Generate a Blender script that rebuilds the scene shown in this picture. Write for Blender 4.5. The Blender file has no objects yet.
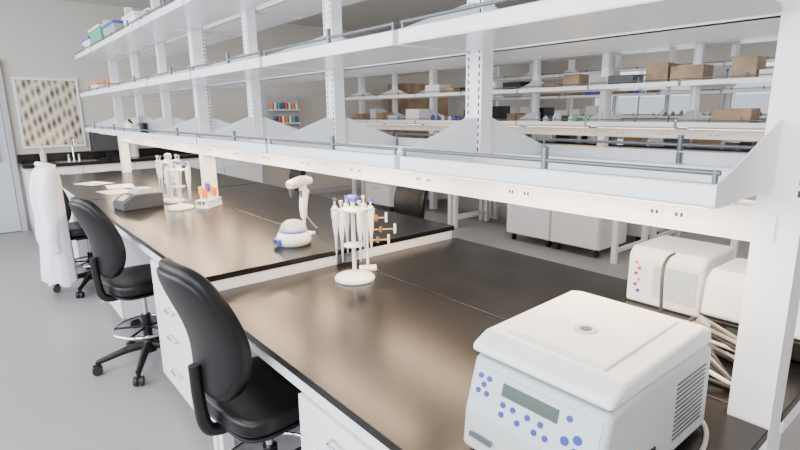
import bpy, bmesh, math, random
from mathutils import Vector, Matrix
random.seed(4)
m=.9144
U=-1.755
# ------------------------------------------------------------------ materials
def mat(name,col,rough=.5,metal=0,var=.04,scale=8,bump=0,trans=0,emis=None,estr=0,coat=0,alpha=1,spec=.5):
    M=bpy.data.materials.new(name); M.use_nodes=True; nt=M.node_tree; p=nt.nodes['Principled BSDF']
    tc=nt.nodes.new('ShaderNodeTexCoord'); nz=nt.nodes.new('ShaderNodeTexNoise'); nz.inputs['Scale'].default_value=scale; nz.inputs['Detail'].default_value=4
    nt.links.new(tc.outputs['Object'],nz.inputs['Vector'])
    rp=nt.nodes.new('ShaderNodeValToRGB'); a=[max(0,c*(1-var)) for c in col]; b=[min(1,c*(1+var)) for c in col]
    rp.color_ramp.elements[0].position=.35; rp.color_ramp.elements[1].position=.65
    rp.color_ramp.elements[0].color=(*a,1); rp.color_ramp.elements[1].color=(*b,1)
    nt.links.new(nz.outputs['Fac'],rp.inputs['Fac']); nt.links.new(rp.outputs['Color'],p.inputs['Base Color'])
    p.inputs['Roughness'].default_value=rough; p.inputs['Metallic'].default_value=metal
    p.inputs['Specular IOR Level'].default_value=spec
    if trans: p.inputs['Transmission Weight'].default_value=trans
    if coat: p.inputs['Coat Weight'].default_value=coat
    if alpha<1: p.inputs['Alpha'].default_value=alpha
    if emis: p.inputs['Emission Color'].default_value=(*emis,1); p.inputs['Emission Strength'].default_value=estr
    if bump:
        bp=nt.nodes.new('ShaderNodeBump'); bp.inputs['Strength'].default_value=bump; bp.inputs['Distance'].default_value=.003
        n2=nt.nodes.new('ShaderNodeTexNoise'); n2.inputs['Scale'].default_value=scale*12; nt.links.new(tc.outputs['Object'],n2.inputs['Vector'])
        nt.links.new(n2.outputs['Fac'],bp.inputs['Height']); nt.links.new(bp.outputs['Normal'],p.inputs['Normal'])
    return M
WHT=mat('white_powdercoat',(.84,.85,.88),.20,var=.01)
CAB=mat('white_cabinet',(.80,.80,.82),.4,var=.015)
TOP=mat('black_epoxy_top',(.0065,.006,.006),.27,var=.25,scale=5,spec=.30)
WALL=mat('wall_paint',(.58,.54,.50),.7,var=.02,scale=2)
CEIL=mat('ceiling_tile',(.62,.61,.58),.8,var=.02,bump=.2)
STEEL=mat('steel',(.55,.56,.58),.25,metal=1)
ROD=mat('grey_rod',(.14,.15,.17),.35,metal=.5)
SLOT=mat('slot_dark',(.03,.03,.03),.6)
BLK=mat('black_vinyl',(.005,.005,.006),.40,var=.2,bump=.15,spec=.32)
BPL=mat('black_plastic',(.008,.008,.009),.4,spec=.35)
RUB=mat('caster_black',(.012,.012,.012),.5)
CHR=mat('chrome',(.8,.8,.82),.12,metal=1)
COAT=mat('white_cotton',(.80,.82,.88),.85,var=.02,bump=.3,scale=20)
PLA=mat('instrument_white',(.76,.77,.77),.35,var=.01)
PLB=mat('instrument_grey',(.48,.50,.52),.4,var=.01)
PLC=mat('panel_grey',(.48,.54,.60),.4,var=.01)
DGR=mat('dark_grey_plastic',(.06,.065,.07),.4)
BLU=mat('button_blue',(.02,.035,.30),.35)
LCD=mat('lcd',(.05,.08,.065),.2)
BLUK=mat('knob_blue',(.07,.08,.45),.3)
ORG=mat('orange_plastic',(.9,.20,.01),.4)
YEL=mat('yellow_plastic',(.9,.58,.02),.4)
RED=mat('red_plastic',(.6,.03,.03),.4)
PUR=mat('purple_plastic',(.25,.06,.4),.4)
GRN=mat('green_plastic',(.08,.38,.22),.4)
BRZ=mat('bronze_metal',(.45,.28,.12),.35,metal=.8)
CBL=mat('grey_cable',(.30,.29,.28),.5)
CBK=mat('black_cable',(.02,.02,.02),.5)
PAP=mat('paper',(.75,.74,.71),.8)
GLS=mat('clear_plastic',(.7,.76,.76),.15,alpha=.45)
DOORM=mat('door_paint',(.50,.53,.58),.5,var=.01)
FRM=mat('frame_grey',(.42,.43,.46),.45)
WOOD=mat('wood_tone',(.30,.20,.12),.5,var=.25,scale=6)
LAMP=mat('lamp_diffuser',(.9,.9,.9),.5,emis=(1,.97,.92),estr=6)
LEDW=mat('led_warm',(.9,.8,.7),.5,emis=(1,.72,.42),estr=8)
def floor_mat():
    M=bpy.data.materials.new('floor_vinyl'); M.use_nodes=True; nt=M.node_tree; p=nt.nodes['Principled BSDF']
    tc=nt.nodes.new('ShaderNodeTexCoord'); n=nt.nodes.new('ShaderNodeTexNoise'); n.inputs['Scale'].default_value=140; n.inputs['Detail'].default_value=3
    r=nt.nodes.new('ShaderNodeValToRGB'); r.color_ramp.elements[0].color=(.245,.232,.240,1); r.color_ramp.elements[1].color=(.31,.292,.300,1)
    r.color_ramp.elements[0].position=.4; r.color_ramp.elements[1].position=.6
    nt.links.new(tc.outputs['Object'],n.inputs['Vector']); nt.links.new(n.outputs['Fac'],r.inputs['Fac']); nt.links.new(r.outputs['Color'],p.inputs['Base Color'])
    p.inputs['Roughness'].default_value=.40
    return M
FLR=floor_mat()
def film_mat():
    M=bpy.data.materials.new('patterned_film'); M.use_nodes=True; nt=M.node_tree; p=nt.nodes['Principled BSDF']
    tc=nt.nodes.new('ShaderNodeTexCoord'); mp=nt.nodes.new('ShaderNodeMapping'); mp.inputs['Scale'].default_value=(15,1,6.0); mp.inputs['Rotation'].default_value=(0,.3,0)
    v=nt.nodes.new('ShaderNodeTexVoronoi'); v.feature='F1'; v.inputs['Scale'].default_value=1.; v.inputs['Randomness'].default_value=.25
    r=nt.nodes.new('ShaderNodeValToRGB'); e=r.color_ramp.elements; e[0].position=.12; e[0].color=(.10,.08,.06,1); e[1].position=.55; e[1].color=(.78,.74,.64,1); x=e.new(.33); x.color=(.42,.34,.24,1)
    nt.links.new(tc.outputs['Object'],mp.inputs['Vector']); nt.links.new(mp.outputs['Vector'],v.inputs['Vector']); nt.links.new(v.outputs['Distance'],r.inputs['Fac'])
    nt.links.new(r.outputs['Color'],p.inputs['Base Color']); p.inputs['Roughness'].default_value=.15; p.inputs['Metallic'].default_value=.25
    return M
FILM=film_mat()
# ------------------------------------------------------------------ mesh builder
class B:
    def __init__(s): s.v=[]; s.f=[]; s.m=[]; s.sm=[]; s.mats=[]; s.M=Matrix.Identity(4)
    def add(s,vs,fs,mt,smooth=False):
        if mt not in s.mats: s.mats.append(mt)
        i=s.mats.index(mt); o=len(s.v)
        s.v+= [tuple(s.M@Vector(v)) for v in vs]; s.f+=[tuple(o+k for k in f) for f in fs]; s.m+=[i]*len(fs); s.sm+=[smooth]*len(fs)
        return s
    def box(s,x0,x1,y0,y1,z0,z1,mt):
        vs=[(x,y,z) for x in(x0,x1) for y in(y0,y1) for z in(z0,z1)]
        return s.add(vs,[(0,1,3,2),(4,6,7,5),(0,4,5,1),(2,3,7,6),(0,2,6,4),(1,5,7,3)],mt)
    def cyl(s,p0,p1,r,mt,r2=None,n=18):
        r2=r if r2 is None else r2; p0=Vector(p0);p1=Vector(p1); d=(p1-p0).normalized()
        a=d.orthogonal().normalized(); b=d.cross(a); vs=[]
        for p,rr in((p0,r),(p1,r2)):
            for i in range(n):
                t=2*math.pi*i/n; vs.append(tuple(p+(a*math.cos(t)+b*math.sin(t))*rr))
        s.add(vs,[(i,(i+1)%n,n+(i+1)%n,n+i) for i in range(n)],mt,True)
        s.add(vs[:n],[tuple(range(n))[::-1]],mt); s.add(vs[n:],[tuple(range(n))],mt); return s
    def lathe(s,c,prof,mt,n=32,sx=1,sy=1):
        vs=[]
        for r,z in prof:
            for i in range(n):
                t=2*math.pi*i/n; vs.append((c[0]+r*sx*math.cos(t),c[1]+r*sy*math.sin(t),c[2]+z))
        k=len(prof); fs=[(j*n+i,j*n+(i+1)%n,(j+1)*n+(i+1)%n,(j+1)*n+i) for j in range(k-1) for i in range(n)]
        s.add(vs,fs,mt,True); s.add(vs[:n],[tuple(range(n))[::-1]],mt); s.add(vs[-n:],[tuple(range(n))],mt); return s
    def tube(s,pts,r,mt,n=8,sub=6,rs=None):
        P=[Vector(p) for p in pts]; Q=[];R=[]
        if sub>1 and len(P)>2:
            E=[P[0]*2-P[1]]+P+[P[-1]*2-P[-2]]
            for i in range(1,len(E)-2):
                for k in range(sub):
                    t=k/sub; a,b,c,d=E[i-1:i+3]
                    Q.append(.5*((2*b)+(c-a)*t+(2*a-5*b+4*c-d)*t*t+(3*b-a-3*c+d)*t**3))
                    if rs: R.append(rs[i-1]*(1-t)+rs[i]*t)
            Q.append(P[-1]); 
            if rs: R.append(rs[-1])
        else: Q=P; R=rs
        vs=[]; prev=None
        for i,q in enumerate(Q):
            d=(Q[min(i+1,len(Q)-1)]-Q[max(i-1,0)]).normalized()
            a=d.orthogonal().normalized() if prev is None else (prev-d*prev.dot(d)).normalized()
            prev=a; b=d.cross(a); rr=R[i] if rs else r
            for j in range(n):
                t=2*math.pi*j/n; vs.append(tuple(q+(a*math.cos(t)+b*math.sin(t))*rr))
        k=len(Q); s.add(vs,[(j*n+i,j*n+(i+1)%n,(j+1)*n+(i+1)%n,(j+1)*n+i) for j in range(k-1) for i in range(n)],mt,True)
        s.add(vs[:n],[tuple(range(n))[::-1]],mt); s.add(vs[-n:],[tuple(range(n))],mt); return s
    def torus(s,c,R,r,mt,n=40,k=10):
        vs=[];
        for i in range(n):
            a=2*math.pi*i/n
            for j in range(k):
                b=2*math.pi*j/k; vs.append((c[0]+(R+r*math.cos(b))*math.cos(a),c[1]+(R+r*math.cos(b))*math.sin(a),c[2]+r*math.sin(b)))
        return s.add(vs,[(i*k+j,((i+1)%n)*k+j,((i+1)%n)*k+(j+1)%k,i*k+(j+1)%k) for i in range(n) for j in range(k)],mt,True)
    def prism(s,poly,ax,a,b,mt):
        n=len(poly)
        def P(p,h):
            if ax=='y': return (p[0],h,p[1])
            if ax=='z': return (p[0],p[1],h)
            return (h,p[0],p[1])
        vs=[P(p,a) for p in poly]+[P(p,b) for p in poly]
        return s.add(vs,[tuple(range(n))[::-1],tuple(range(n,2*n))]+[(i,(i+1)%n,n+(i+1)%n,n+i) for i in range(n)],mt)
    def pad(s,c,size,mt,k=5,n=12,fn=None):
        bm=bmesh.new(); bmesh.ops.create_cube(bm,size=2); bmesh.ops.subdivide_edges(bm,edges=bm.edges[:],cuts=n,use_grid_fill=True)
        vs=[]
        for v in bm.verts:
            x,y,z=v.co; q=(abs(x)**k+abs(y)**k+abs(z)**k)**(1/k); x,y,z=x/q,y/q,z/q
            p=Vector((x*size[0]/2,y*size[1]/2,z*size[2]/2))
            if fn: p=fn(p,x,y,z)
            vs.append((c[0]+p[0],c[1]+p[1],c[2]+p[2]))
        bm.verts.index_update(); fs=[tuple(v.index for v in f.verts) for f in bm.faces]; bm.free()
        return s.add(vs,fs,mt,True)
    def mesh(s,name):
        me=bpy.data.meshes.new(name); me.from_pydata(s.v,[],s.f)
        for t in s.mats: me.materials.append(t)
        me.polygons.foreach_set('material_index',s.m); me.polygons.foreach_set('use_smooth',s.sm)
        bm=bmesh.new(); bm.from_mesh(me); bmesh.ops.recalc_face_normals(bm,faces=bm.faces[:]); bm.to_mesh(me); bm.free(); me.update(); return me
    def obj(s,name,bevel=0,seg=2,loc=(0,0,0),rz=0,parent=None):
        o=bpy.data.objects.new(name,s.mesh(name)); bpy.context.collection.objects.link(o)
        o.location=loc; o.rotation_euler=(0,0,rz)
        if bevel:
            b=o.modifiers.new('bevel','BEVEL'); b.width=bevel; b.segments=seg; b.limit_method='ANGLE'; b.angle_limit=math.radians(40)
        if parent: o.parent=parent
        return o
def empty(name,loc=(0,0,0),rz=0):
    o=bpy.data.objects.new(name,None); bpy.context.collection.objects.link(o); o.location=loc; o.rotation_euler=(0,0,rz); o.empty_display_size=.1; return o
# ------------------------------------------------------------------ room shell
X0,X1,Y0,Y1,H=-3.6,10.2,-4.6,6.3,2.95
B().box(X0-.1,X1+.1,Y0-.1,Y1+.1,-.1,0,FLR).obj('floor')
B().box(X0-.1,X1+.1,Y0-.1,Y1+.1,H,H+.1,CEIL).obj('ceiling')
B().box(X0-.1,X1+.1,Y1,Y1+.12,0,H,WALL).obj('wall_back')
B().box(X0-.1,X1+.1,Y0-.12,Y0,0,H,WALL).obj('wall_front')
NW=[1]
def winwall(name,x0,x1,wins,zb,zt):
    b=B(); y=Y0
    for a,c in wins:
        b.box(x0,x1,y,a,0,H,WALL); b.box(x0,x1,a,c,0,zb,WALL); b.box(x0,x1,a,c,zt,H,WALL); y=c
    b.box(x0,x1,y,Y1,0,H,WALL); b.obj(name)
    for i,(a,c) in enumerate(wins):
        w=B(); xm=(x0+x1)/2
        for yy in (a,(a+c)/2-.02,c-.04): w.box(xm-.03,xm+.03,yy,yy+.04,zb,zt,FRM)
        for zz in (zb,zt-.04): w.box(xm-.03,xm+.03,a,c,zz,zz+.04,FRM)
        w.obj('window_%d'%NW[0]); NW[0]+=1
winwall('wall_left',X0-.12,X0,[(-3.8,-1.2),(-.7,1.9),(2.4,5.)],.8,2.6)
winwall('wall_right',X1,X1+.12,[(-3.6,-1.6),(-.2,2.0),(2.6,4.8)],1.1,2.2)
B().box(X0,-1.99,Y1-.015,Y1,0,.1,FRM).box(2.22,X1,Y1-.015,Y1,0,.1,FRM).obj('baseboard_back')
d=empty('door_1',(-1.46,Y1,0))
b=B().box(-.45,.45,-.05,-.002,.01,2.1,DOORM).box(-.52,-.455,-.07,-.001,0,2.17,FRM).box(.455,.52,-.07,-.001,0,2.17,FRM).box(-.52,.52,-.07,-.001,2.105,2.17,FRM)
b.box(.30,.36,-.075,-.05,.92,1.2,STEEL).cyl((.33,-.06,1.0),(.33,-.12,1.0),.012,STEEL).cyl((.33,-.115,1.0),(.22,-.115,1.0),.01,STEEL).box(-.2,.1,-.055,-.05,1.2,1.9,GLS)
b.obj('door_leaf',.002,parent=d)
wn=empty('window_%d'%NW[0],(-.49,Y1,1.52))
B().box(-.33,.33,-.02,-.002,-.42,.42,FILM).obj('film_pane',parent=wn)
B().box(-.36,.36,-.03,-.001,.42,.45,CAB).box(-.36,.36,-.03,-.001,-.45,-.42,CAB).box(-.36,-.33,-.03,-.001,-.42,.42,CAB).box(.33,.36,-.03,-.001,-.42,.42,CAB).obj('frame',parent=wn)
# ------------------------------------------------------------------ shelving
def shelf_mesh(sx):
    b=B(); x0,x1=-.367,-.036; g=.014
    def X(a): return a*sx
    def bx(a,c,*r): b.box(min(X(a),X(c)),max(X(a),X(c)),*r)
    bx(x0,x1,g+.003,m-g-.003,0,.004,WHT); bx(x0,x0+.003,g+.003,m-g-.003,.0,.042,WHT); bx(x0,x0+.018,g+.003,m-g-.003,.039,.042,WHT)
    bx(x1-.003,x1,g+.003,m-g-.003,0,.03,WHT)
    pl=[(X(x0),0),(X(-.03),0),(X(-.03),.15),(X(-.05),.15),(X(x0+.03),.048),(X(x0),.042)]
    b.prism(pl,'y',g,g+.003,WHT); b.prism(pl,'y',m-g-.003,m-g,WHT)
    b.cyl((X(x0+.01),g,.062),(X(x0+.01),m-g,.062),.005,ROD,n=10)
    b.cyl((X(x0+.01),m*.42,.003),(X(x0+.01),m*.42,.092),.0085,ROD,n=12)
    for yy in (g+.008,m-g-.008): b.cyl((X(x0+.01),yy,.003),(X(x0+.01),yy,.067),.005,ROD,n=12)
    return b
SHL=shelf_mesh(1).mesh('shelf'); SHR=shelf_mesh(-1).mesh('shelf')
def upright(z0,z1):
    b=B().box(-.028,.028,-.036,.036,z0,z1,WHT)
    z=z0+.03
    while z<z1-.03:
        for yy in(-.024,.024):
            b.box(-.0287,-.0275,yy-.003,yy+.003,z,z+.014,SLOT); b.box(.0275,.0287,yy-.003,yy+.003,z,z+.014,SLOT)
        z+=.025
    return b
UP=upright(1.27,2.5).mesh('upright')
def bigpost():
    b=B().box(-.044,.044,-.044,.044,0,2.5,WHT); z=1.3
    while z<2.45:
        for yy in(-.034,):
            b.box(-.0447,-.0435,yy-.004,yy+.004,z,z+.014,SLOT); b.box(.0435,.0447,yy-.004,yy+.004,z,z+.014,SLOT)
        b.box(.030,.038,-.0447,-.0435,z,z+.014,SLOT)
        z+=.025
    b.box(-.05,.05,-.05,.05,0,.01,WHT); return b
BP=bigpost().mesh('post')
RW=(B().box(-.045,.045,.0,m,1.19,1.27,WHT)).box(-.05,-.045,0,m,1.2,1.26,WHT).box(.045,.05,0,m,1.2,1.26,WHT)
for yy in(.2,.26,.66,.72):
    for sx in(-1,1):
        RW.cyl((sx*.049,yy,1.23),(sx*.053,yy,1.23),.02,CAB,n=16)
        for dz in(-.006,.006): RW.box(min(sx*.052,sx*.0545),max(sx*.052,sx*.0545),yy-.003+dz,yy+.003+dz,1.226,1.236,SLOT)
for sx in(-1,1):
    RW.box(min(sx*.17,sx*.25),max(sx*.17,sx*.25),.05,m-.05,1.29,1.312,WHT)
    RW.box(min(sx*.18,sx*.24),max(sx*.18,sx*.24),.07,m-.07,1.287,1.29,LEDW)
RWM=RW.mesh('raceway')
def link(name,me,loc,par):
    o=bpy.data.objects.new(name,me); bpy.context.collection.objects.link(o); o.location=loc; o.parent=par; return o
def shelving(cx,ks,ke,posts,levels):
    e=empty('overhead_shelving_unit',(cx,0,0))
    for k in range(ks,ke+1):
        y=U+k*m
        if k in posts: link('post_%d'%k,BP,(0,y,0),e)
        else: link('upright_%d'%k,UP,(0,y,0),e)
        if k<ke:
            link('raceway_%d'%k,RWM,(0,y,0),e)
            for z in levels:
                link('shelf_front_%d'%k,SHL,(0,y,z),e); link('shelf_rear_%d'%k,SHR,(0,y,z),e)
    return e
shelving(0,0,7,(0,4,7),(1.312,1.68,2.07))
shelving(4.05,-1,8,(-1,3,6,8),(1.312,1.68,2.07))
shelving(7.6,-1,8,(-1,3,6,8),(1.312,1.68,2.07))
# ------------------------------------------------------------------ benches
def bench(cx,side,ya,yb,zt,cabs,notches):
    b=B(); S=side; fx=.742; xin=.003; prof=[]; cur=ya
    for a,c in sorted(notches):
        a2=max(a,ya); c2=min(c,yb)
        if a2>cur: prof+= [(xin,cur),(xin,a2)]
        prof+=[(.052,a2),(.052,c2)]; cur=c2
    if cur<yb: prof+=[(xin,cur),(xin,yb)]
    poly=[(S*x,yy) for x,yy in [(fx,yb),(fx,ya)]+prof]
    b.prism(poly,'z',zt-.026,zt,TOP)
    def bx(a,c,y0,y1,z0,z1,mt): b.box(min(S*a,S*c),max(S*a,S*c),y0,y1,z0,z1,mt)
    bx(.705,.73,ya+.01,yb-.01,zt-.075,zt-.027,CAB); bx(.065,.09,ya+.01,yb-.01,zt-.075,zt-.027,CAB)
    bx(.09,.705,ya+.003,ya+.035,zt-.075,zt-.027,CAB); bx(.09,.705,yb-.035,yb-.01,zt-.075,zt-.027,CAB)
    for yy in (ya+.01,yb-.06):
        for xx in (.675,.07): bx(xx,xx+.05,yy,yy+.05,.0,zt-.07,CAB)
        bx(.12,.675,yy+.01,yy+.04,.1,.14,CAB)
    for y0,y1,dr in cabs:
        z1=zt-.08; z0=.09
        bx(.16,.715,y0,y1,z0,z1,CAB)
        hh=(z1-z0-.01)/sum(dr); z=z1-.005
        for q in dr:
            bx(.718,.736,y0+.004,y1-.004,z-q*hh+.006,z,CAB); bx(.714,.7175,y0,y1,z-q*hh-.002,z-q*hh+.008,SLOT)
            ym=(y0+y1)/2; zz=z-min(.05,q*hh*.4)
            b.tube([(S*.735,ym-.055,zz),(S*.759,ym-.05,zz),(S*.762,ym,zz),(S*.759,ym+.05,zz),(S*.735,ym+.055,zz)],.005,STEEL,n=8,sub=4)
            z-=q*hh
        for yy in(y0+.05,y1-.05):
            for xx in(.22,.65):
                b.cyl((S*xx,yy-.012,.035),(S*xx,yy+.012,.035),.035,RUB,n=16); bx(xx-.015,xx+.015,yy-.018,yy+.018,.04,.09,BPL)
    return b.obj('lab_bench',.0015,1,loc=(cx,0,0))
pn=[(U-.052,U+.052)]; p4=[(U+4*m-.052,U+4*m+.052)]; p7=[(U+7*m-.052,U+7*m+.052)]
D3=(1,1.4,1.8)
bench(0,-1,-1.80,-.003,.76,[(-1.32,-.81,D3)],pn)
bench(0,1,-1.80,-.003,.76,[(-.9,-.4,D3)],pn)
bench(0,-1,.003,2.60,.83,[(.12,.78,(1,1,1.3,1.3)),(1.75,2.4,(1,1,1.3,1.3))],p4)
bench(0,1,.003,2.60,.83,[(.9,1.5,D3)],p4)
bench(0,-1,2.62,4.9,.83,[(3.5,4.1,D3),(4.12,4.7,D3)],p7)
bench(0,1,2.62,4.9,.83,[(3.2,3.8,D3)],p7)
nA=[(U+3*m-.052,U+3*m+.052)]; nB=[(U+6*m-.052,U+6*m+.052)]
for cx in(4.05,7.6):
    for sd in(-1,1):
        bench(cx,sd,.35,2.60,.90,[(.55,1.1,(1,2)),(1.12,1.7,(1,2))],nA)
        bench(cx,sd,2.62,4.9,.90,[(3.9,4.5,D3)],nB)
        bench(cx,sd,-2.74,-.6,.76,[(-2.0,-1.5,D3)],[(U-m-.052,U-m+.052)])
cb=empty('sink_counter',(0,0,0))
b=B().box(-.92,2.2,5.68,6.28,.86,.9,TOP).box(-.92,2.2,6.25,6.28,.9,1.0,TOP).box(-.90,2.18,5.74,6.27,.1,.858,CAB)
for i in range(5):
    x=-.9+i*.616; b.box(x+.006,x+.61,5.722,5.739,.68,.85,CAB).box(x+.006,x+.61,5.722,5.739,.11,.67,CAB)
    b.tube([(x+.25,5.724,.76),(x+.255,5.7,.76),(x+.36,5.7,.76),(x+.365,5.724,.76)],.005,STEEL,sub=3)
b.box(-.9,2.18,5.8,6.27,.0,.1,FRM)
b.tube([(-.32,6.1,.9),(-.32,6.1,1.16),(-.32,6.03,1.22),(-.32,5.93,1.19),(-.32,5.92,1.12)],.012,CHR)
b.cyl((-.38,6.1,.9),(-.38,6.1,.98),.015,CHR).cyl((-.26,6.1,.9),(-.26,6.1,.98),.015,CHR)
b.box(-.55,-.1,5.8,6.08,.895,.903,STEEL)
b.obj('counter_body',.002,1,parent=cb)
b=B().box(-.22,.22,-.015,.015,.10,.38,BPL).box(-.205,.205,-.018,-.014,.115,.365,DGR).box(-.03,.03,-.005,.02,.01,.2,BPL).box(-.11,.11,-.07,.09,0,.012,BPL)
b.obj('computer_monitor',.004,1,loc=(.08,5.95,.901),rz=.2)
b=B().lathe((0,0,0),[(.035,0),(.036,.12),(.014,.15),(.012,.17)],PAP,n=16).tube([(0,0,.16),(0,0,.2),(0,-.04,.2)],.005,PLB,sub=3)
b.obj('soap_dispenser',loc=(-.66,6.1,.901))
B().lathe((0,0,0),[(.06,0),(.06,.24)],PAP,n=20).cyl((0,0,.24),(0,0,.27),.008,STEEL).obj('paper_towel_roll',loc=(.42,6.08,.901))
b=B().box(2.5,3.1,6.12,6.29,1.05,1.75,FRM)
for r_ in range(3):
    b.box(2.53,3.07,6.0,6.119,1.08+r_*.22,1.10+r_*.22,CAB)
    for i in range(8):
        b.cyl((2.57+i*.066,6.06,1.101+r_*.22),(2.57+i*.066,6.06,1.21+r_*.22),.022,[RED,BLU,GRN,PAP,ORG,PAP][(i*5+r_*2)%6],n=10)
b.obj('bottle_cabinet')
def tallcab(x0,x1,y0,y1,h,nx,M1):
    b=B().box(x0,x1,y0,y1,0,h,M1)
    for i in range(nx):
        w=(x1-x0)/nx; b.box(x0+i*w+.01,x0+(i+1)*w-.01,y0-.02,y0-.001,.1,h-.02,M1).cyl((x0+(i+.9)*w,y0-.04,1.0),(x0+(i+.9)*w,y0-.04,1.2),.006,STEEL)
    b.obj('tall_storage_cabinet')
tallcab(5.2,6.3,5.72,6.28,2.0,2,WOOD)
# ------------------------------------------------------------------ chairs
def chair_parts():
    b=B()
    for i in range(5):
        a=2*math.pi*i/5+.3
        b.M=Matrix.Rotation(a,4,'Z')
        b.tube([(.02,0,.125),(.12,0,.115),(.22,0,.09),(.28,0,.075)],.02,BPL,sub=3,rs=[.026,.022,.018,.015],n=10)
        b.cyl((.28,0,.05),(.28,0,.08),.012,BPL,n=10)
        for q in(-.016,.016): b.cyl((.285,q-.009,.028),(.285,q+.009,.028),.0275,RUB,n=18)
        b.box(.265,.305,-.007,.007,.03,.062,BPL)
    b.M=Matrix.Identity(4)
    b.lathe((0,0,.08),[(.04,0),(.045,.03),(.035,.07),(.03,.08)],BPL)
    b.cyl((0,0,.1),(0,0,.32),.026,BPL); b.cyl((0,0,.3),(0,0,.47),.015,CHR)
    b.torus((0,0,.24),.185,.0095,CHR)
    for i in range(5):
        a=2*math.pi*i/5; b.cyl((.025*math.cos(a),.025*math.sin(a),.24),(.18*math.cos(a),.18*math.sin(a),.24),.007,BPL,n=8)
    b.cyl((0,0,.225),(0,0,.26),.034,BPL)
    b.box(-.11,.11,-.08,.08,.455,.492,BPL)
    b.tube([(.02,-.05,.47),(.03,-.17,.465),(.03,-.26,.46)],.006,BPL,sub=3)
    b.pad((.02,0,.49),(.40,.40,.02),BPL,k=5)
    def sf(p,x,y,z):
        p=p.copy(); p.z+=-.022*max(0,x)**2+ .012*(y*y) ; p.y*=1-.06*x; return p
    b.pad((.02,0,.53),(.42,.43,.08),BLK,k=4.5,n=14,fn=sf)
    b.tube([(-.06,0,.475),(-.17,0,.468),(-.22,0,.50),(-.235,0,.60),(-.24,0,.72)],.02,BPL,n=10,rs=[.022,.022,.022,.02,.018])
    def bf(p,x,y,z):
        p=p.copy(); w=1.0-.14*max(0,z)**2-.20*max(0,-z)**1.6; p.y*=w
        p.x+= .045*(y*w)**2 + (-.06*z*.5) + .025*math.cos(z*2.2+.6) -.02
        return p
    b.pad((-.20,0,.83),(.065,.35,.46),BLK,k=4.2,n=18,fn=bf)
    b.pad((-.218,0,.83),(.045,.325,.42),BPL,k=4.2,n=12,fn=bf)
    return b
CH=chair_parts().mesh('chair_mesh')
def chair(x,y,deg):
    o=bpy.data.objects.new('lab_chair',CH); bpy.context.collection.objects.link(o); o.location=(x,y,0); o.rotation_euler=(0,0,math.radians(deg)); return o
chair(-.70,-.50,5); chair(-.71,1.16,10); chair(-.70,3.02,5)
chair(1.05,.95,180); chair(1.1,2.9,170)
# ------------------------------------------------------------------ lab coat over the third chair
def coat():
    b=B(); n=72; rows=30; vs=[]
    for j in range(rows):
        v=j/(rows-1)
        z=1.13-v*.96-.05*0
        hw=.07+.135*min(1,v*14)**.45+.015*v; hd=.035+.045*min(1,v*9)**.6+.03*v
        for i in range(n):
            t=2*math.pi*i/n; c,s=math.cos(t),math.sin(t)
            fold=1+ (.03+.18*v)*math.sin(8*t+2.2*v+.6)*.6+ .08*v*math.sin(13*t+1)
            zz=z-.03+ .018*v*math.sin(5*t)
            vs.append((hd*c*fold-.02*v, hw*s*(1+.03*math.sin(3*t+4*v)),zz))
    fs=[(j*n+i,j*n+(i+1)%n,(j+1)*n+(i+1)%n,(j+1)*n+i) for j in range(rows-1) for i in range(n)]
    b.add(vs,fs,COAT,True); b.add(vs[:n],[tuple(range(n))],COAT,True)
    for s_ in(-1,1):
        b.tube([(-.01,s_*.15,1.055),(-.04,s_*.20,.97),(-.06,s_*.215,.82),(-.055,s_*.21,.66),(-.07,s_*.20,.5),(-.06,s_*.21,.42)],.05,COAT,n=16,sub=5,rs=[.045,.052,.048,.043,.045,.04])
    b.tube([(.045,-.10,1.085),(-.03,-.075,1.105),(-.055,0,1.112),(-.03,.075,1.105),(.045,.10,1.085)],.02,COAT,n=10)
    return b.obj('lab_coat',loc=(-.93,2.96,0),rz=math.radians(5))
coat()
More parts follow.
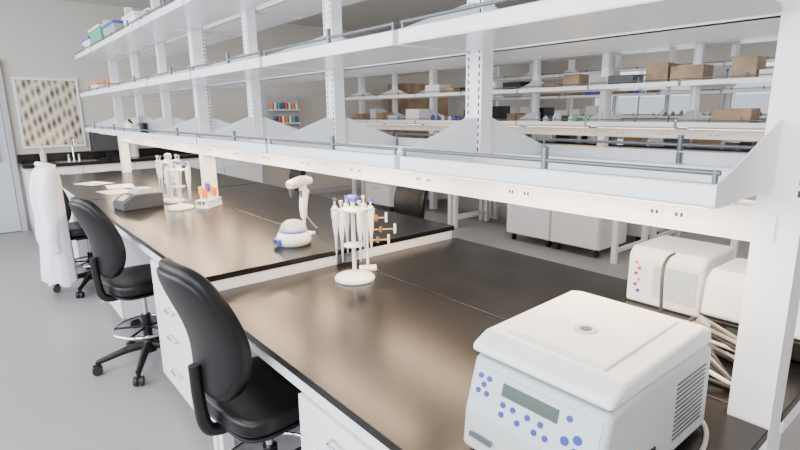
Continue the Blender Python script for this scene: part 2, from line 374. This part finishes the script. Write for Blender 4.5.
# ------------------------------------------------------------------ centrifuge (near)
def centrifuge(x,y,z,rz=0):
    e=empty('benchtop_centrifuge',(x,y,z),rz)
    W=.158
    prof=[(0,.012),(.008,.10),(.04,.213),(.10,.222),(.45,.222),(.475,.205),(.48,.012)]
    B().prism(prof,'y',-W,W,PLB).obj('body',.013,4,parent=e)
    B().box(.02,.46,-W+.015,W-.015,.003,.03,DGR).obj('foot_plinth',parent=e)
    B().box(.045,.455,-W+.006,W-.006,.219,.2255,DGR).obj('lid_gap_shade',parent=e)  # dark grey strip standing in for the shaded gap between lid and body
    B().prism([(.030,.224),(.034,.243),(.075,.262),(.40,.274),(.445,.262),(.455,.224)],'y',-W-.003,W+.003,PLA).obj('lid',.014,5,parent=e)
    B().prism([(.085,.262),(.10,.2695),(.385,.279),(.40,.272)],'y',-W+.045,W-.045,PLA).obj('lid_raised_centre',.005,3,parent=e)
    B().lathe((.21,0,.2730),[(.024,0),(.024,.002),(.017,.0035),(.015,.002),(.001,.002)],PLC).lathe((.21,0,.2730),[(.0145,0),(.0125,.003),(.001,.003)],DGR).obj('lid_window',parent=e)
    p0=Vector((.008,0,.10)); p1=Vector((.04,0,.213)); up=(p1-p0).normalized(); nrm=Vector((-up.z,0,up.x)); ty=Vector((0,-1,0))
    M=Matrix(((ty.x,up.x,nrm.x,p0.x),(ty.y,up.y,nrm.y,p0.y),(ty.z,up.z,nrm.z,p0.z),(0,0,0,1)))
    b=B(); b.M=M
    b.box(-.146,.146,.004,.100,-.004,.0015,PLC)
    b.box(-.068,.062,.062,.088,.0,.004,DGR); b.box(-.062,.056,.065,.085,.003,.0046,LCD)
    def bt(u,v,r=.006): b.cyl((u,v,.001),(u,v,.004),r,BLU,n=14)
    for u,v in[(-.128,.082),(-.105,.082),(-.116,.066),(-.105,.050),(-.128,.050),(.085,.082),(-.06,.045),(-.035,.045),(.00,.045),(.03,.045),(-.06,.025),(-.02,.025),(.02,.025),(.045,.025)]: bt(u,v)
    for u,v in((.108,.052),(.108,.028),(.084,.04)): bt(u,v,.0085)
    b.box(-.13,-.07,.004-.055,.004-.045,-.001,.0005,DGR)
    b.obj('control_panel',parent=e)
    b=B()
    for i in range(13): b.box(.30,.44,-W-.0015,-W+.002,.05+i*.0105,.054+i*.0105,DGR)
    b.box(.17,.22,-W-.003,-W+.003,.035,.075,BPL).box(.13,.155,-W-.0015,-W+.002,.075,.1,YEL).box(.08,.12,-W-.0015,-W+.002,.04,.06,PAP)
    b.tube([(.2,-W-.004,.05),(.2,-W-.03,.045),(.26,-W-.04,.012),(.40,-W-.03,.010),(.5,-W+.02,.010),(.52,-.02,.01)],.0055,CBL)
    b.obj('vents_and_socket',parent=e)
    return e
centrifuge(-.640,-1.545,.76)
# ------------------------------------------------------------------ pipettes
def pipette(b,x,y,z,a,col):
    c,s=math.cos(a),math.sin(a)
    b.lathe((x,y,z-.12),[(.006,0),(.009,.02),(.0125,.05),(.013,.11),(.011,.135)],PLA,n=14)
    b.lathe((x,y,z-.215),[(.0022,0),(.0035,.03),(.0055,.06),(.0065,.095)],PLC,n=10)
    b.cyl((x,y,z+.014),(x,y,z+.04),.0045,PLB,n=8); b.cyl((x,y,z+.037),(x,y,z+.05),.0085,col,n=12)
    b.cyl((x+.013*c,y+.013*s,z-.04),(x+.013*c,y+.013*s,z-.0),.004,PLB,n=8)
    b.box(x-.004-.012*abs(c),x+.004+.012*abs(c),y-.004-.012*abs(s),y+.004+.012*abs(s),z-.005,z+.004,PLB)
def carousel(x,y,z,cols,ang=0,h=.33,n=6,knob=BLUK):
    b=B()
    b.lathe((0,0,0),[(.088,0),(.09,.008),(.082,.018),(.04,.026),(.018,.034)],PLA,n=40)
    b.cyl((0,0,.02),(0,0,h-.02),.009,PLA)
    b.lathe((0,0,h-.075),[(.02,0),(.058,.004),(.06,.014),(.02,.02)],PLA)
    b.lathe((0,0,.15),[(.012,0),(.045,.003),(.045,.01),(.012,.013)],PLA)
    b.lathe((0,0,h-.03),[(.012,0),(.024,.006),(.026,.018),(.018,.028),(.004,.03)],knob)
    for i in range(n):
        a=ang+2*math.pi*i/n; c,s=math.cos(a),math.sin(a)
        b.cyl((.05*c,.05*s,h-.065),(.078*c,.078*s,h-.065),.005,PLA,n=8)
        pipette(b,.078*c,.078*s,h-.065,a,cols[i%len(cols)])
    return b.obj('pipette_carousel',loc=(x,y,z))
carousel(-.14,-.25,.761,[PLB,BLUK,DGR,PLB],.3,.38)
b=B().box(-.04,.04,-.03,.03,0,.012,PLA).cyl((0,0,.01),(0,0,.27),.006,PLA)
for zz,l in((.14,.10),(.19,.13),(.245,.09)):
    b.cyl((-.03,0,zz),(l,0,zz),.004,BRZ,n=10).cyl((l,0,zz-.02),(l,0,zz+.025),.006,PLA,n=10).cyl((l*.5,0,zz-.012),(l*.5,0,zz+.014),.007,BRZ,n=10)
b.obj('pipette_rack',.001,1,loc=(-.01,-.17,.761),rz=-.6)
carousel(-.28,1.72,.831,[PLB,DGR],.1,.34)
carousel(-.24,2.06,.831,[PLB,BRZ],.5,.37,knob=PLB)
b=B().lathe((0,0,0),[(.07,0),(.085,.01),(.09,.03),(.078,.06),(.06,.072)],PLA,n=40)
b.lathe((0,0,.072),[(.066,0),(.068,.012),(.058,.035),(.035,.052),(.005,.058)],GLS,n=36)
b.torus((0,0,.073),.069,.004,BLUK); b.lathe((0,0,.072),[(.04,0),(.045,.012),(.02,.022),(.002,.024)],PLB)
b.box(-.1,-.08,-.03,.03,.012,.04,BLUK).cyl((-.088,.0,.03),(-.104,0,.028),.01,DGR)
b.obj('mini_centrifuge',loc=(-.17,.25,.831))
b=B().box(-.05,.05,-.035,.035,0,.012,PLA).cyl((0,0,.01),(0,0,.12),.009,PLA)
b.tube([(0,0,.10),(.0,0,.16),(.012,0,.22),(.02,0,.25)],.02,PLA,rs=[.017,.022,.023,.026],n=14)
b.tube([(.065,0,.292),(.0,0,.298),(-.09,0,.288),(-.105,0,.284)],.026,PLA,rs=[.02,.029,.026,.018],n=14)
b.cyl((0.01,0,.24),(0,0,.29),.022,PLA)
b.cyl((-.09,0,.27),(-.09,0,.225),.013,DGR,r2=.007); b.box(-.014,-.004,-.006,.006,.21,.26,DGR)
b.tube([(.02,0,.1),(.06,.02,.08),(.10,.0,.02),(.16,.05,.008)],.0035,CBL)
b.obj('pipette_controller',loc=(-.03,.39,.831),rz=.35)
b=B().prism([(-.14,.0),(-.14,.05),(-.06,.10),(.13,.10),(.14,.09),(.14,0)],'y',-.10,.10,DGR)
b.box(-.04,.11,-.075,.075,.10,.115,PLB).box(-.02,.09,-.06,.06,.115,.135,PLC)
b.M=Matrix.Translation((-.10,0,.078))@Matrix.Rotation(math.radians(-32),4,'Y'); b.box(-.03,.03,-.05,.05,-.002,.004,PLC); b.M=Matrix.Identity(4)
b.obj('dry_block_heater',.008,3,loc=(-.49,2.0,.831),rz=.15)
b=B().box(-.05,.05,-.09,.09,0,.02,PLA).box(-.05,.05,-.09,.09,.05,.056,PLA)
for sx in(-.046,.04): b.box(sx,sx+.006,-.09,.09,.02,.05,PLA)
cl=[ORG,YEL,BLUK,ORG,YEL,RED,ORG,YEL]
for i in range(8):
    xx=-.025 if i%2 else .02; yy=-.07+i*.02; b.cyl((xx,yy,.02),(xx,yy,.10+.02*(i%3)),.008,PAP,n=10).cyl((xx,yy,.075+.02*(i%3)),(xx,yy,.13+.02*(i%3)),.015,cl[i],n=10)
b.obj('tube_rack',loc=(-.10,1.66,.831),rz=-.9)
b=B()
for i,(x,y,r) in enumerate([(-.45,2.95,.2),(-.35,3.3,-.1),(-.5,3.7,.4)]):
    b.M=Matrix.Translation((x,y,.0))@Matrix.Rotation(r,4,'Z'); b.box(-.11,.11,-.15,.15,.001+.002*i,.004+.002*i,PAP)
b.M=Matrix.Identity(4); b.obj('paper_sheets',loc=(0,0,.83))
# ------------------------------------------------------------------ instruments on the rear near bench
e=empty('white_analyzer',(.66,-1.30,.761),0)
B().prism([(-.15,.0),(-.15,.19),(-.12,.215),(.13,.215),(.13,0)],'y',-.13,.14,PLA).obj('case',.012,3,parent=e)
b=B()
for i,c in enumerate([ORG,RED,PUR,ORG,DGR,BLU]): b.cyl((-.151,.105-.012*(i%2),.16-.022*i),(-.157,.105-.012*(i%2),.16-.022*i),.006,c,n=10)
b.box(-.153,-.149,-.11,.04,.04,.16,PLC); b.obj('ports',parent=e)
e=empty('white_incubator',(.52,-1.62,.761),0)
B().prism([(-.15,.07),(-.13,.19),(-.09,.215),(.12,.215),(.14,.19),(.14,.07)],'y',-.145,.145,PLA).obj('hood',.015,3,parent=e)
B().box(-.15,.14,-.14,.14,.008,.068,BPL).obj('base',.006,2,parent=e)
B().box(-.153,-.149,-.05,.06,.02,.055,LCD).obj('display',parent=e)
b=B()
for i in range(15):
    o=i*.016; z=.009+(i%5)*.013; mt=CBK if i%3==0 else (PLA if i%7==2 else CBL)
    w=.02*math.sin(i*2.3)
    b.tube([(.07+o*.3,-1.70+.004*i,.009),(.05+o+w,-1.60+.008*i,z+.015),(.08+o*.8-w,-1.47-.006*i,z+.03),(.20+o*.4+w,-1.50,z+.03),(.25+.004*i,-1.60+w,z),(.20+o*.2,-1.69+.002*i,z)],.006,mt)
b.tube([(.12,-1.52,.01),(.1,-1.48,.10),(.16,-1.44,.24),(.28,-1.40,.26),(.45,-1.35,.235)],.005,CBK)
b.obj('cable_bundle',loc=(0,0,.76))
# ------------------------------------------------------------------ things on shelves
def tub(x,y,z,sx,sy,sz,c,lid):
    b=B().prism([(-sx*.46,0),(sx*.46,0),(sx*.5,sz),(-sx*.5,sz)],'y',-sy/2,sy/2,c).box(-sx*.53,sx*.53,-sy*.53,sy*.53,sz,sz+.018,lid)
    b.tube([(0,-sy*.3,sz+.015),(0,-sy*.25,sz+.06),(0,sy*.25,sz+.06),(0,sy*.3,sz+.015)],.007,lid,sub=4)
    return b.obj('storage_tub',.006,2,loc=(x,y,z))
tub(-.2,4.15,2.076,.26,.4,.14,CAB,BLUK); tub(-.2,3.6,2.076,.28,.48,.18,GRN,PAP); tub(-.2,3.02,2.076,.28,.42,.14,GLS,BLUK); tub(-.2,2.35,2.076,.26,.34,.12,CAB,PAP)
tub(-.2,4.1,1.686,.24,.3,.10,PAP,ORG)
b=B().lathe((0,0,0),[(.035,0),(.038,.1)],BPL,n=20)
for i,c in enumerate([YEL,BLU,RED,DGR,GRN]): b.cyl((.015*math.cos(i*1.3),.015*math.sin(i*1.3),.02),(.03*math.cos(i*1.3),.03*math.sin(i*1.3),.16),.004,c,n=8)
b.obj('pen_cup',loc=(-.22,2.75,1.317))
def bottles(name,loc,n,sp,cols,r=.03,h=.12,rz=0):
    b=B()
    for i in range(n):
        hh=h*(.7+.5*random.random()); x=random.uniform(-.05,.05)
        b.lathe((x,i*sp,0),[(r,0),(r,hh*.75),(r*.4,hh*.88),(r*.4,hh)],random.choice(cols),n=14)
    return b.obj(name,loc=loc,rz=rz)
bottles('reagent_bottles',(-.2,3.1,1.317),6,.09,[PAP,GLS,BPL,PAP])
bottles('reagent_bottles',(4.05-.2,.9,1.317),9,.1,[PAP,WOOD,PLB,GRN,PAP])
bottles('reagent_bottles',(4.05-.2,2.9,1.317),7,.1,[PAP,WOOD,BLU,PAP])
bottles('reagent_bottles',(4.05+.2,-.9,1.317),8,.1,[PAP,WOOD,GRN,PAP])
bottles('reagent_bottles',(7.6-.2,.5,1.317),12,.12,[PAP,WOOD,GRN,WOOD])
bottles('reagent_bottles',(7.6-.2,-2,1.317),12,.12,[PAP,BLU,GRN,GLS])
def boxes(loc,n,cols):
    b=B(); y=0
    for i in range(n):
        w=random.uniform(.15,.35); h=random.uniform(.08,.22); b.box(-.12,.1,y,y+w-.02,0,h,random.choice(cols)); y+=w+random.choice([0,.1,.2])
    return b.obj('supply_boxes',.004,1,loc=loc)
boxes((4.05-.2,-2.2,1.317),6,[PAP,WOOD,CAB,DGR]); boxes((4.05-.2,1.9,1.685),5,[PAP,WOOD,BPL]); boxes((3.85,3.7,1.317),5,[PAP,CAB,PLB,WOOD]); boxes((4.25,1.,1.685),6,[PAP,WOOD,PLB,GRN]); boxes((7.45,2.,1.685),6,[PAP,WOOD,BLUK])
boxes((3.85,-1.,1.685),6,[WOOD,DGR,PAP]); boxes((7.45,-2.,1.685),7,[WOOD,DGR,PAP,GRN]); boxes((7.45,3.,1.317),7,[WOOD,DGR,PAP,YEL]); boxes((4.25,1.5,1.317),8,[WOOD,DGR,BPL,PAP])
boxes((4.4,2.2,.90),5,[BPL,DGR,PLA]); boxes((7.3,.5,.90),8,[BPL,DGR,PLA,WOOD]); boxes((3.6,.6,.90),4,[DGR,PLA,YEL]); boxes((7.3,2.8,.90),6,[BPL,WOOD,PLA])
# ------------------------------------------------------------------ lights
def area(name,loc,rot,sx,sy,pw,col):
    l=bpy.data.lights.new(name,'AREA'); l.shape='RECTANGLE'; l.size=sx; l.size_y=sy; l.energy=pw; l.color=col
    o=bpy.data.objects.new(name,l); bpy.context.collection.objects.link(o); o.location=loc; o.rotation_euler=rot; return o
for k in range(7):
    for sx in(-1,1): area('undershelf_light',(sx*.21,U+(k+.5)*m,1.284),(0,0,0),.05,m-.16,9,(1,.70,.45))
for ix,x in enumerate((-2.0,2.0,5.8,9.)):
    for iy,y in enumerate((-2.8,.2,3.4)):
        b=B().box(-.15,.15,-.7,.7,-.05,0,CAB).box(-.13,.13,-.68,.68,-.054,-.05,LAMP)
        b.obj('ceiling_light',loc=(x,y,H-.001))
        area('ceiling_lamp',(x,y,H-.06),(0,0,0),.26,1.36,(36 if x<4 else 12),(1,.96,.9))
for a,c in((-3.8,-1.2),(-.7,1.9),(2.4,5.)): area('daylight_left',(X0-.15,(a+c)/2,1.7),(0,-math.pi/2,0),1.8,2.6,175,(.88,.94,1))
for a,c in((-3.6,-1.6),(-.2,2.0),(2.6,4.8)): area('daylight_right',(X1+.3,(a+c)/2,1.65),(0,math.pi/2,0),1.0,2.1,22,(.9,.95,1))
w=bpy.data.worlds.new('world'); bpy.context.scene.world=w; w.use_nodes=True
bg=w.node_tree.nodes['Background']; bg.inputs[0].default_value=(.8,.9,1,1); bg.inputs[1].default_value=1.0
# ------------------------------------------------------------------ camera
f,yaw,pit,rol=519.88,.6848,.2161,-.0130
fw=Vector((math.sin(yaw)*math.cos(pit),math.cos(yaw)*math.cos(pit),-math.sin(pit)))
r=Vector((math.cos(yaw),-math.sin(yaw),0)); u=r.cross(fw)
r2=r*math.cos(rol)+u*math.sin(rol); u2=-r*math.sin(rol)+u*math.cos(rol)
cam=bpy.data.cameras.new('camera'); cam.sensor_width=36; cam.lens=36*f/800; cam.clip_start=.05
co=bpy.data.objects.new('camera',cam); bpy.context.collection.objects.link(co)
R=Matrix((r2,u2,-fw)).transposed().to_4x4(); co.matrix_world=Matrix.Translation((-1.3816,-2.0929,1.4897))@R
bpy.context.scene.camera=co
